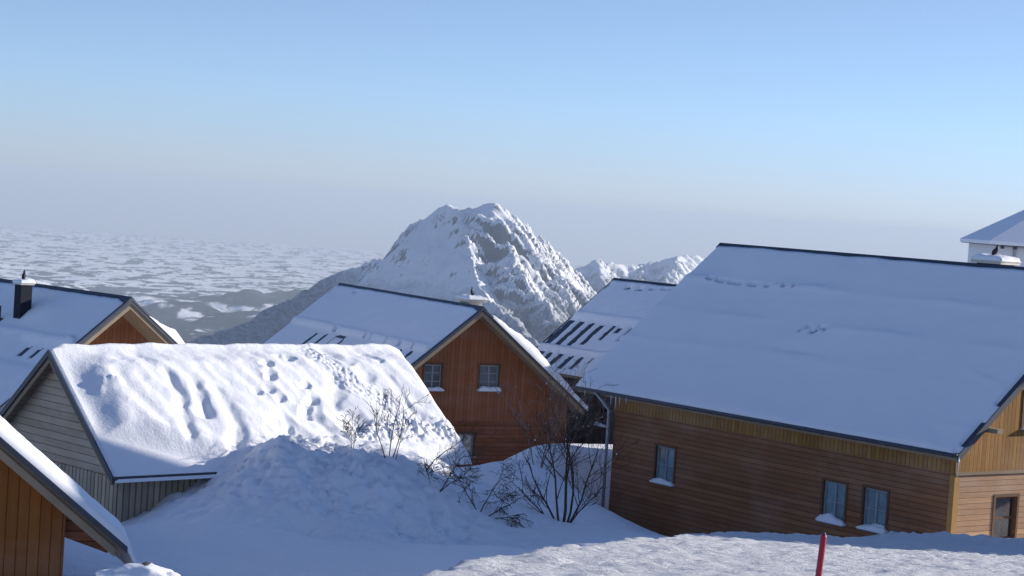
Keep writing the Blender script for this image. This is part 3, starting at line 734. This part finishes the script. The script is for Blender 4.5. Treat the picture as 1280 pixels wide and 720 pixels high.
# ================================================================== MOUNTAINS
def massif(name, xs, ys, ridges, base, seed, namp, nscale, mat, label, curve=1.0):
    X, Y = np.meshgrid(xs, ys); Z = np.full_like(X, base)
    wx = X + 70 * fbm(X / 420, Y / 420, 3, seed + 50) * .35; wy = Y + 70 * fbm(X / 420, Y / 420, 3, seed + 60) * .35
    for line, sl, sr in ridges:
        for p, q in zip(line[:-1], line[1:]):
            vx, vy = q[0] - p[0], q[1] - p[1]; l2 = vx * vx + vy * vy
            k = np.clip(((wx - p[0]) * vx + (wy - p[1]) * vy) / l2, 0, 1)
            dx = wx - p[0] - k * vx; dy = wy - p[1] - k * vy
            d = np.hypot(dx, dy); side = (vx * dy - vy * dx) > 0
            sl_ = np.where(side, sl, sr)
            dd = np.where(d < 260, d, 260 + (d - 260) * .88)
            Z = np.maximum(Z, p[2] + (q[2] - p[2]) * k - sl_ * dd)
    hgt = np.clip((Z - base) / (Z.max() - base), 0, 1)
    edge = np.clip((Z - base) / 80, 0, 1) * (.45 + .55 * np.clip(hgt * 1.3, 0, 1)) * (1 - .55 * sstep(.90, .985, hgt))
    ar = np.array(ridges[3][0]); o = np.argsort(ar[:, 1])
    xa = np.interp(Y, ar[o, 1], ar[o, 0])
    sunny = sstep(-60, 60, X - xa) if curve else np.ones_like(X)
    a = (X * .86 - Y * .51); b = (X * .51 + Y * .86)          # a runs down the sunny flank
    ribs = ridged(b / 78 + .35 * noise2(X / 200, Y / 200, seed + 31), a / 520, 4, seed + 30, .6) - .9
    ledge = np.abs(noise2(b / 60, (Z + .25 * X) / 85, seed + 33))
    rough = .50 * (ridged(wx / nscale, wy / nscale, 4, seed, .5) - .9) + .22 * fbm(X / (nscale * .3), Y / (nscale * .3), 4, seed + 9, .6)
    Z = Z + edge * namp * ((.62 + .10 * sunny) * rough + .75 * sunny * ribs + .30 * sunny * ledge)
    return X, Y, Z

def rk(*p): return [tuple(at(u, v, Y)) for u, v, Y in p]
RM = [
  (rk((550,259,9050),(560,254,9000),(570,260,8985),(580,258,8980),(597,256,8960),(605,252,8950),(618,254,8940),(627,259,8950)), 1.3, 1.1),
  (rk((550,259,9050),(538,268,9150),(514,283,9450),(507,291,9600),(503,309,9750),(484,321,10200),(455,329,10500)), 1.5, 1.3),
  (rk((455,329,10500),(420,345,10500),(370,370,10300),(300,403,9900),(210,438,9400)), .66, .75),
  (rk((570,262,8980),(574,285,8840),(584,312,8680),(598,345,8480),(608,372,8280),(640,402,8000),(690,440,7650)), .95, 1.0),
  (rk((626,257,8960),(640,272,9150),(668,303,9350),(695,324,9500),(718,344,9600),(742,374,9700),(800,430,9800)), .9, 1.0),
  (rk((622,262,8930),(632,300,8770),(646,335,8570),(664,368,8370),(698,405,8100),(720,440,7900)), 1.0, .95),
]
mx = np.arange(-2300, 1500, 7.0); my = np.arange(7300, 11300, 10.0)
X, Y, Z = massif('mountain', mx, my, RM, -1460.0, 501, 50, 240, None, '')
def rock_mat(name, lo, hi, treeline):
    t = NT(name); co = t.coord()
    geo = t.node('ShaderNodeNewGeometry'); sn = t.node('ShaderNodeSeparateXYZ'); t.link(geo.outputs['Normal'], sn.inputs[0])
    n = t.noise(t.mapping(co, (1, 1, .45)), 1/26., 6, .72); n2 = t.noise(co, 1/160., 4, .6)
    steep = t.math('SUBTRACT', t.math('ADD', sn.outputs[2], t.math('MULTIPLY', n, .75)), .375)
    sf = t.ramp(steep, lo, hi)
    rock = t.mix(n2, (.12, .135, .165), (.25, .27, .305))
    k = t.mix(sf, rock, (.86, .87, .88))
    pz = t.node('ShaderNodeSeparateXYZ'); t.link(co, pz.inputs[0])
    fz = t.ramp(t.math('ADD', pz.outputs[2], t.math('MULTIPLY', t.noise(co, 1/130., 6, .7), 260.0)), treeline + 110, treeline - 10)
    fo = t.mix(t.ramp(t.noise(t.mapping(co, (1, 1, .6)), 1/32., 6, .8), .35, .7), (.016, .028, .05), (.46, .51, .58))
    fz2 = t.math('MULTIPLY', fz, .85, True)
    k = t.mix(fz2, k, fo)
    t.bump(t.noise(co, 1/18., 6, .7), 1.0, 8.0)
    return t.base(k, .9, .05)
M['mountain'] = rock_mat('mountain_rock_and_snow', .47, .55, -330)
M['range'] = rock_mat('far_range_rock_and_snow', .40, .62, -420)
tag(grid_mesh('mountain', X, Y, Z, M['mountain']), 'steep snowy rock peak standing alone above the plain', kind='structure')
RR = [(rk((715,362,15400),(728,343,15000),(744,325,15000),(764,328,15100),(790,333,15200),(815,327,15400),(848,321,15300),(872,320,15500),(930,330,15800),(1100,345,16000),(1300,350,16500)), .75, .8),
      (rk((744,328,15000),(752,350,14600),(770,390,14000)), .8, .8), (rk((848,321,15300),(835,345,14800),(820,400,14000)), .8, .8), (rk((815,327,15400),(800,350,14900),(780,400,14300)), .8, .8)]
X, Y, Z = massif('range', np.arange(-200, 5200, 14.0), np.arange(13300, 17600, 18.0), RR, -1480.0, 601, 42, 420, None, '', 0)
tag(grid_mesh('mountain_range', X, Y, Z, M['range']), 'lower snowy mountain chain farther away', kind='structure')

# ================================================================== HAZE
hz = MB().box(-52000, 52000, -5000, 114000, -3130.0, 240).build('haze', None if False else M['white'])
hz.data.materials.clear()
hm = bpy.data.materials.new('valley_haze'); hm.use_nodes = True
nt = hm.node_tree; nt.nodes.clear()
out = nt.nodes.new('ShaderNodeOutputMaterial'); pv = nt.nodes.new('ShaderNodeVolumePrincipled')
pv.inputs['Color'].default_value = (.76, .87, 1.0, 1); pv.inputs['Density'].default_value = 2.3e-5
pv.inputs['Anisotropy'].default_value = 0.1
nt.links.new(pv.outputs[0], out.inputs['Volume']); hz.data.materials.append(hm); tag(hz, 'pale blue air over the valley', kind='stuff')

# ================================================================== SHRUBS
def shrub(name, label, base, stems, mat, group, seed, snow=0, dens=(6, 4, 2)):
    rs = random.Random(seed)
    root = empty(name, base); tag(root, label, 'shrub', group)
    mb = MB(); tips = []
    def grow(p, d, length, rad, depth, bend):
        n = 5; pts_ = [Vector(p)]; dd = Vector(d).normalized()
        for i in range(n):
            dd = (dd + Vector((rs.gauss(0, .13), rs.gauss(0, .13), rs.gauss(0, .10) + bend * .12))).normalized()
            pts_.append(pts_[-1] + dd * length / n)
        mb.tube(pts_, [max(.005, rad * .62 * (1 - .62 * i / n)) for i in range(n + 1)], 5 if depth < 2 else 4)
        if depth == 1: tips.append(pts_[-2])
        if depth < 3:
            k = dens[depth]
            for j in range(k):
                q = rs.uniform(.3, .97); i = min(n - 1, int(q * n)); o = pts_[i].lerp(pts_[i+1], q * n - i)
                sd = dd.orthogonal().normalized(); sd.rotate(Matrix.Rotation(rs.uniform(0, 6.28), 3, dd))
                nd = (dd * .8 + sd * rs.uniform(.45, .9) + Vector((0, 0, bend * .3))).normalized()
                grow(o, nd, length * rs.uniform(.38, .62), rad * .5 * (1 - .4 * q), depth + 1, bend)
    for (dx, dy, dz, L, rad, bend) in stems:
        grow((rs.uniform(-.08, .08), rs.uniform(-.08, .08), -.25), (dx, dy, dz), L, rad, 0, bend)
    mb.build('branches', M[mat], root, True, fix=False)
    if snow:
        for p in rs.sample(tips, min(snow, len(tips))):
            r = rs.uniform(.009, .022)
            MB().tube([p + Vector((0, 0, -r)), p + Vector((0, 0, -r*.5)), p + Vector((r*.2, 0, r*.3)), p + Vector((r*.2, 0, r))], [r*.3, r*.95, r, r*.25], 6).build('snow_clump', M['snow'], root, True)
    return root
def gpt(u, v, Y, dz=0): 
    q = at(u, v, Y); z, _ = ground_z(np.array([[q[0]]]), np.array([[Y]])); return (q[0], Y, float(z[0, 0]) + dz)
GS = 'bare shrubs in the snow between the houses'
shrub('bare_shrub', 'largest bare dark shrub with spreading stems, beside the pale downpipe', gpt(703,654,49.3),
      [(-.75,.1,1,1.9,.05,.3),(-.3,0,1,2.3,.055,.3),(.05,.1,1,2.7,.07,.2),(.35,0,1,2.5,.055,.25),(.75,-.1,1,2.2,.05,.35),(-1.3,.2,.9,1.6,.04,.3),(.95,.1,1,1.5,.035,.35)], 'bark', GS, 11, 18, (6, 5, 2))
shrub('bare_shrub', 'pale frosted shrub standing before the right half of the central gable', gpt(672,590,60),
      [(-.3,0,1,2.6,.035,.2),(.1,0,1,2.9,.04,.2),(.45,.1,1,2.5,.035,.2),(.8,0,1,2.2,.03,.2)], 'frost', GS, 12, 22)
shrub('bare_shrub', 'low sprawling shrub with stems arching down to the snow, left of the largest shrub', gpt(600,640,47.2),
      [(-.9,0,.6,1.3,.03,-.5),(.8,0,.55,1.2,.03,-.6),(.3,0,.8,1.2,.028,-.5),(-.4,0,.8,1.3,.028,-.4),(1.1,.1,.35,1.0,.025,-.5),(-1.2,.1,.35,1.1,.025,-.3)], 'bark', GS, 13, 14, (7, 5, 2))
shrub('bare_shrub', 'upright slender shrub against the sunlit snow of the shed roof', gpt(488,588,47.6, .1),
      [(-.2,0,1,1.45,.026,.2),(.02,0,1,1.5,.026,.2),(.2,0,1,1.4,.025,.2),(.42,0,1,1.0,.022,.2)], 'bark', GS, 14, 0, (4, 3, 2))
shrub('bare_shrub', 'leaning shrub with one long slanting stem, right of the slender upright shrub', gpt(520,600,47.2, .1),
      [(.62,0,1,1.6,.028,.15),(.95,0,.8,1.0,.02,.2)], 'bark', GS, 15, 0, (4, 3, 2))
shrub('bare_shrub', 'short thin sapling shrub left of the slender upright shrub', gpt(443,575,47.0, .1),
      [(-.15,0,1,.85,.016,.1),(.1,0,1,.8,.015,.1)], 'bark', GS, 16)
shrub('bare_shrub', 'small half-buried shrub of a few slanting twigs in the shaded snow slope', gpt(545,628,46.2, .08),
      [(.6,0,1,1.25,.026,.2),(.9,0,.8,1.1,.022,.1),(-.3,0,1,.7,.018,.1)], 'bark', GS, 17)

# ================================================================== BIRDS on the chimneys
def bird(pos, rz, pitch, label):
    root = empty('black_bird', pos, rz); tag(root, label, 'bird', 'black birds perched on the chimneys')
    bm = bmesh.new(); n = 10
    st = [(-.235,-.055,.022,.006),(-.19,-.043,.026,.009),(-.13,-.02,.034,.026),(-.07,0,.05,.052),(0,.012,.058,.064),(.055,.035,.05,.056),(.09,.066,.036,.038),(.112,.09,.032,.033),(.138,.098,.028,.028),(.158,.098,.014,.014),(.165,.097,.006,.006)]
    rings = []
    for (x, z, ry, rz_) in st: rings.append([bm.verts.new((x, ry * math.cos(2*math.pi*j/n), z + rz_ * math.sin(2*math.pi*j/n))) for j in range(n)])
    for a, b in zip(rings[:-1], rings[1:]):
        for j in range(n): bm.faces.new((a[j], a[(j+1) % n], b[(j+1) % n], b[j]))
    bm.faces.new(rings[0][::-1]); bm.faces.new(rings[-1])
    bmesh.ops.rotate(bm, verts=bm.verts, cent=(0, 0, 0), matrix=Matrix.Rotation(-pitch, 3, 'Y'))
    bmesh.ops.translate(bm, verts=bm.verts, vec=(0, 0, .15))
    bmesh.ops.recalc_face_normals(bm, faces=bm.faces)
    me = bpy.data.meshes.new('body'); bm.to_mesh(me); bm.free()
    body = link_mesh('body', me, M['bird'], root, True)
    c, s = math.cos(pitch), math.sin(pitch)
    def w(x, y, z): return (x * c - z * s, y, x * s + z * c + .15)
    for k in (-1, 1):
        wb = MB(); prof = [(.05,.03,.02),(0,.032,.045),(-.08,.018,.045),(-.16,-.02,.03),(-.21,-.045,.012)]
        wb.add([w(x, k * (.05 if i < 3 else .03), z + h) for i, (x, z, h) in enumerate(prof)] + [w(x, k * (.066 if i < 3 else .036), z - h*.4) for i, (x, z, h) in enumerate(prof)] + [w(x, k * (.048 if i < 3 else .026), z - h) for i, (x, z, h) in enumerate(prof)],
               [(i, i+1, i+6, i+5) for i in range(4)] + [(i+5, i+6, i+11, i+10) for i in range(4)])
        wb.build('wing', M['bird'], root, True, fix=False)
        MB().tube([(.0, k*.028, .12), (.012, k*.03, .055), (.005, k*.03, .0), (.045, k*.034, -.004)], [.016, .007, .006, .005], 6).build('leg', M['bird'], root, True)
    p = w(.16, 0, .097); q = w(.205, 0, .086)
    MB().tube([p, q], [.011, .002], 6).build('beak', M['beak'], root, True)
    return root
def on(H, p, dx=0, dy=0, dz=0): q = to_world(H, (p[0] + dx, p[1] + dy, p[2] + dz)); return (q.x, q.y, q.z)
bird(on(A, perchA, 0, 0, -.02), R(15), R(42), 'black bird leaning forward on the snowy chimney of the big right house')
bird(on(B, perchB, 0, 0, -.02), R(150), R(55), 'black bird on the pale chimney slab of the central house')
bird(on(D, perchD, 0, 0, -.02), R(75), R(58), 'upright black bird on the tall dark chimney at the left edge')

# ================================================================== RED POLE, SNOW-CAPPED ROCKS
pb = gpt(1024, 712, 8.0); pt_ = at(1030, 668, 8.0)
pr = empty('marker_pole', (pb[0], pb[1], pb[2])); tag(pr, 'slim red marker pole leaning slightly in the foreground piste', 'pole')
top = Vector(pt_) - Vector(pb); dv = Vector(at(1030,668,8.0)) - Vector(at(1023,720,8.0)); dv = dv / dv.z
MB().tube([top - dv * (top.z + .15), top - dv * .012, top], [.0128, .0128, .010], 12).build('shaft', M['pole'], pr, True)
MB().tube([top - dv * .004, top + dv * .008], [.0105, .006], 12).build('tip', M['metal'], pr, True)
for i, (u, v, rr, lab) in enumerate(((141, 722, .20, 'flattest of three snow-capped rocks at the bottom left edge of the view'), (178, 723, .40, 'largest of three snow-capped rocks, the middle one at the bottom left'), (204, 723, .20, 'small rounded snow-capped rock, rightmost of three at the bottom left'))):
    p = at(u, v, 26.5); rt = empty('snow_capped_rock', tuple(p)); tag(rt, lab, 'rock', 'snow-capped rocks at the bottom left')
    for nm, mt, sz, sc in (('rock', 'rock', -.10, (1, .8, .75)), ('snow_cap', 'snow', .03, (1.08, .86, .42))):
        bm = bmesh.new(); bmesh.ops.create_icosphere(bm, subdivisions=4, radius=rr)
        for vtx in bm.verts:
            c_ = vtx.co; nn = float(fbm(np.array([c_.x * 4 + i * 7]), np.array([c_.y * 4 + c_.z * 3]), 3, 900 + i)[0])
            vtx.co = Vector((c_.x * sc[0], c_.y * sc[1], c_.z * sc[2])) * (1 + .16 * nn); vtx.co.z += sz
            if nm == 'rock': vtx.co.z = vtx.co.z * 1.0 if vtx.co.z > -.05 else vtx.co.z * 3.5
        me = bpy.data.meshes.new(nm); bm.to_mesh(me); bm.free(); link_mesh(nm, me, M[mt], rt, True)

# ================================================================== CAMERA, SUN, SKY
cam = bpy.data.cameras.new('camera'); co_ = bpy.data.objects.new('camera', cam); col.objects.link(co_)
cam.sensor_width = 36; cam.lens = F_PX / 1280 * 36; cam.clip_start = .1; cam.clip_end = 200000
fw = Vector((0, math.cos(PITCH), -math.sin(PITCH))); up = Vector((0, math.sin(PITCH), math.cos(PITCH))); rt = Vector((1, 0, 0))
# the picture is rolled so that verticals lean to the right
c, s = math.cos(ROLL), math.sin(ROLL)
rr_ = rt * c + up * s; uu_ = up * c - rt * s
m = Matrix((rr_, uu_, -fw)).transposed().to_4x4(); co_.matrix_world = m
scene.camera = co_
sun = bpy.data.lights.new('sun', 'SUN'); so = bpy.data.objects.new('sun', sun); col.objects.link(so)
sun.energy = 3.15; sun.angle = R(.5); sun.color = (1.0, .93, .84)
az, el = R(SUN_AZ), R(SUN_EL)
sd = Vector((math.cos(el) * math.cos(az), math.cos(el) * math.sin(az), math.sin(el)))
so.rotation_euler = sd.to_track_quat('Z', 'Y').to_euler(); so.location = sd * 200
w = bpy.data.worlds.new('World'); scene.world = w; w.use_nodes = True
wn = w.node_tree.nodes; wl = w.node_tree.links
sky = wn.new('ShaderNodeTexSky'); sky.sky_type = 'NISHITA'; sky.sun_disc = False
sky.sun_elevation = el; sky.sun_rotation = R(90 - SUN_AZ); sky.altitude = 1600; sky.air_density = 1.0; sky.dust_density = .15; sky.ozone_density = 3.0
# clear winter air at altitude: the dome is deeper blue overhead than along the horizon
tc = wn.new('ShaderNodeTexCoord'); sx = wn.new('ShaderNodeSeparateXYZ'); wl.new(tc.outputs['Generated'], sx.inputs[0])
rp = wn.new('ShaderNodeValToRGB'); wl.new(sx.outputs[2], rp.inputs[0])
rp.color_ramp.elements[0].position = 0.0; rp.color_ramp.elements[0].color = (.54, .605, .93, 1)
e0_ = rp.color_ramp.elements.new(.05); e0_.color = (.64, .715, .97, 1)
e_ = rp.color_ramp.elements.new(.16); e_.color = (.78, .68, .70, 1)
rp.color_ramp.elements[-1].position = .55; rp.color_ramp.elements[-1].color = (.98, .92, 1.04, 1)
mx_ = wn.new('ShaderNodeMix'); mx_.data_type = 'RGBA'; mx_.blend_type = 'MULTIPLY'; mx_.inputs[0].default_value = 1
wl.new(sky.outputs[0], mx_.inputs[6]); wl.new(rp.outputs[0], mx_.inputs[7])
wl.new(mx_.outputs[2], wn['Background'].inputs[0]); wn['Background'].inputs[1].default_value = .085
vs = scene.view_settings
scene.display_settings.display_device = 'sRGB'; vs.view_transform = 'Standard'; vs.look = 'None'; vs.exposure = .98; vs.gamma = 1; vs.use_curve_mapping = False
scene.cycles.volume_bounces = 0
scene.cycles.max_bounces = 6; scene.cycles.diffuse_bounces = 4
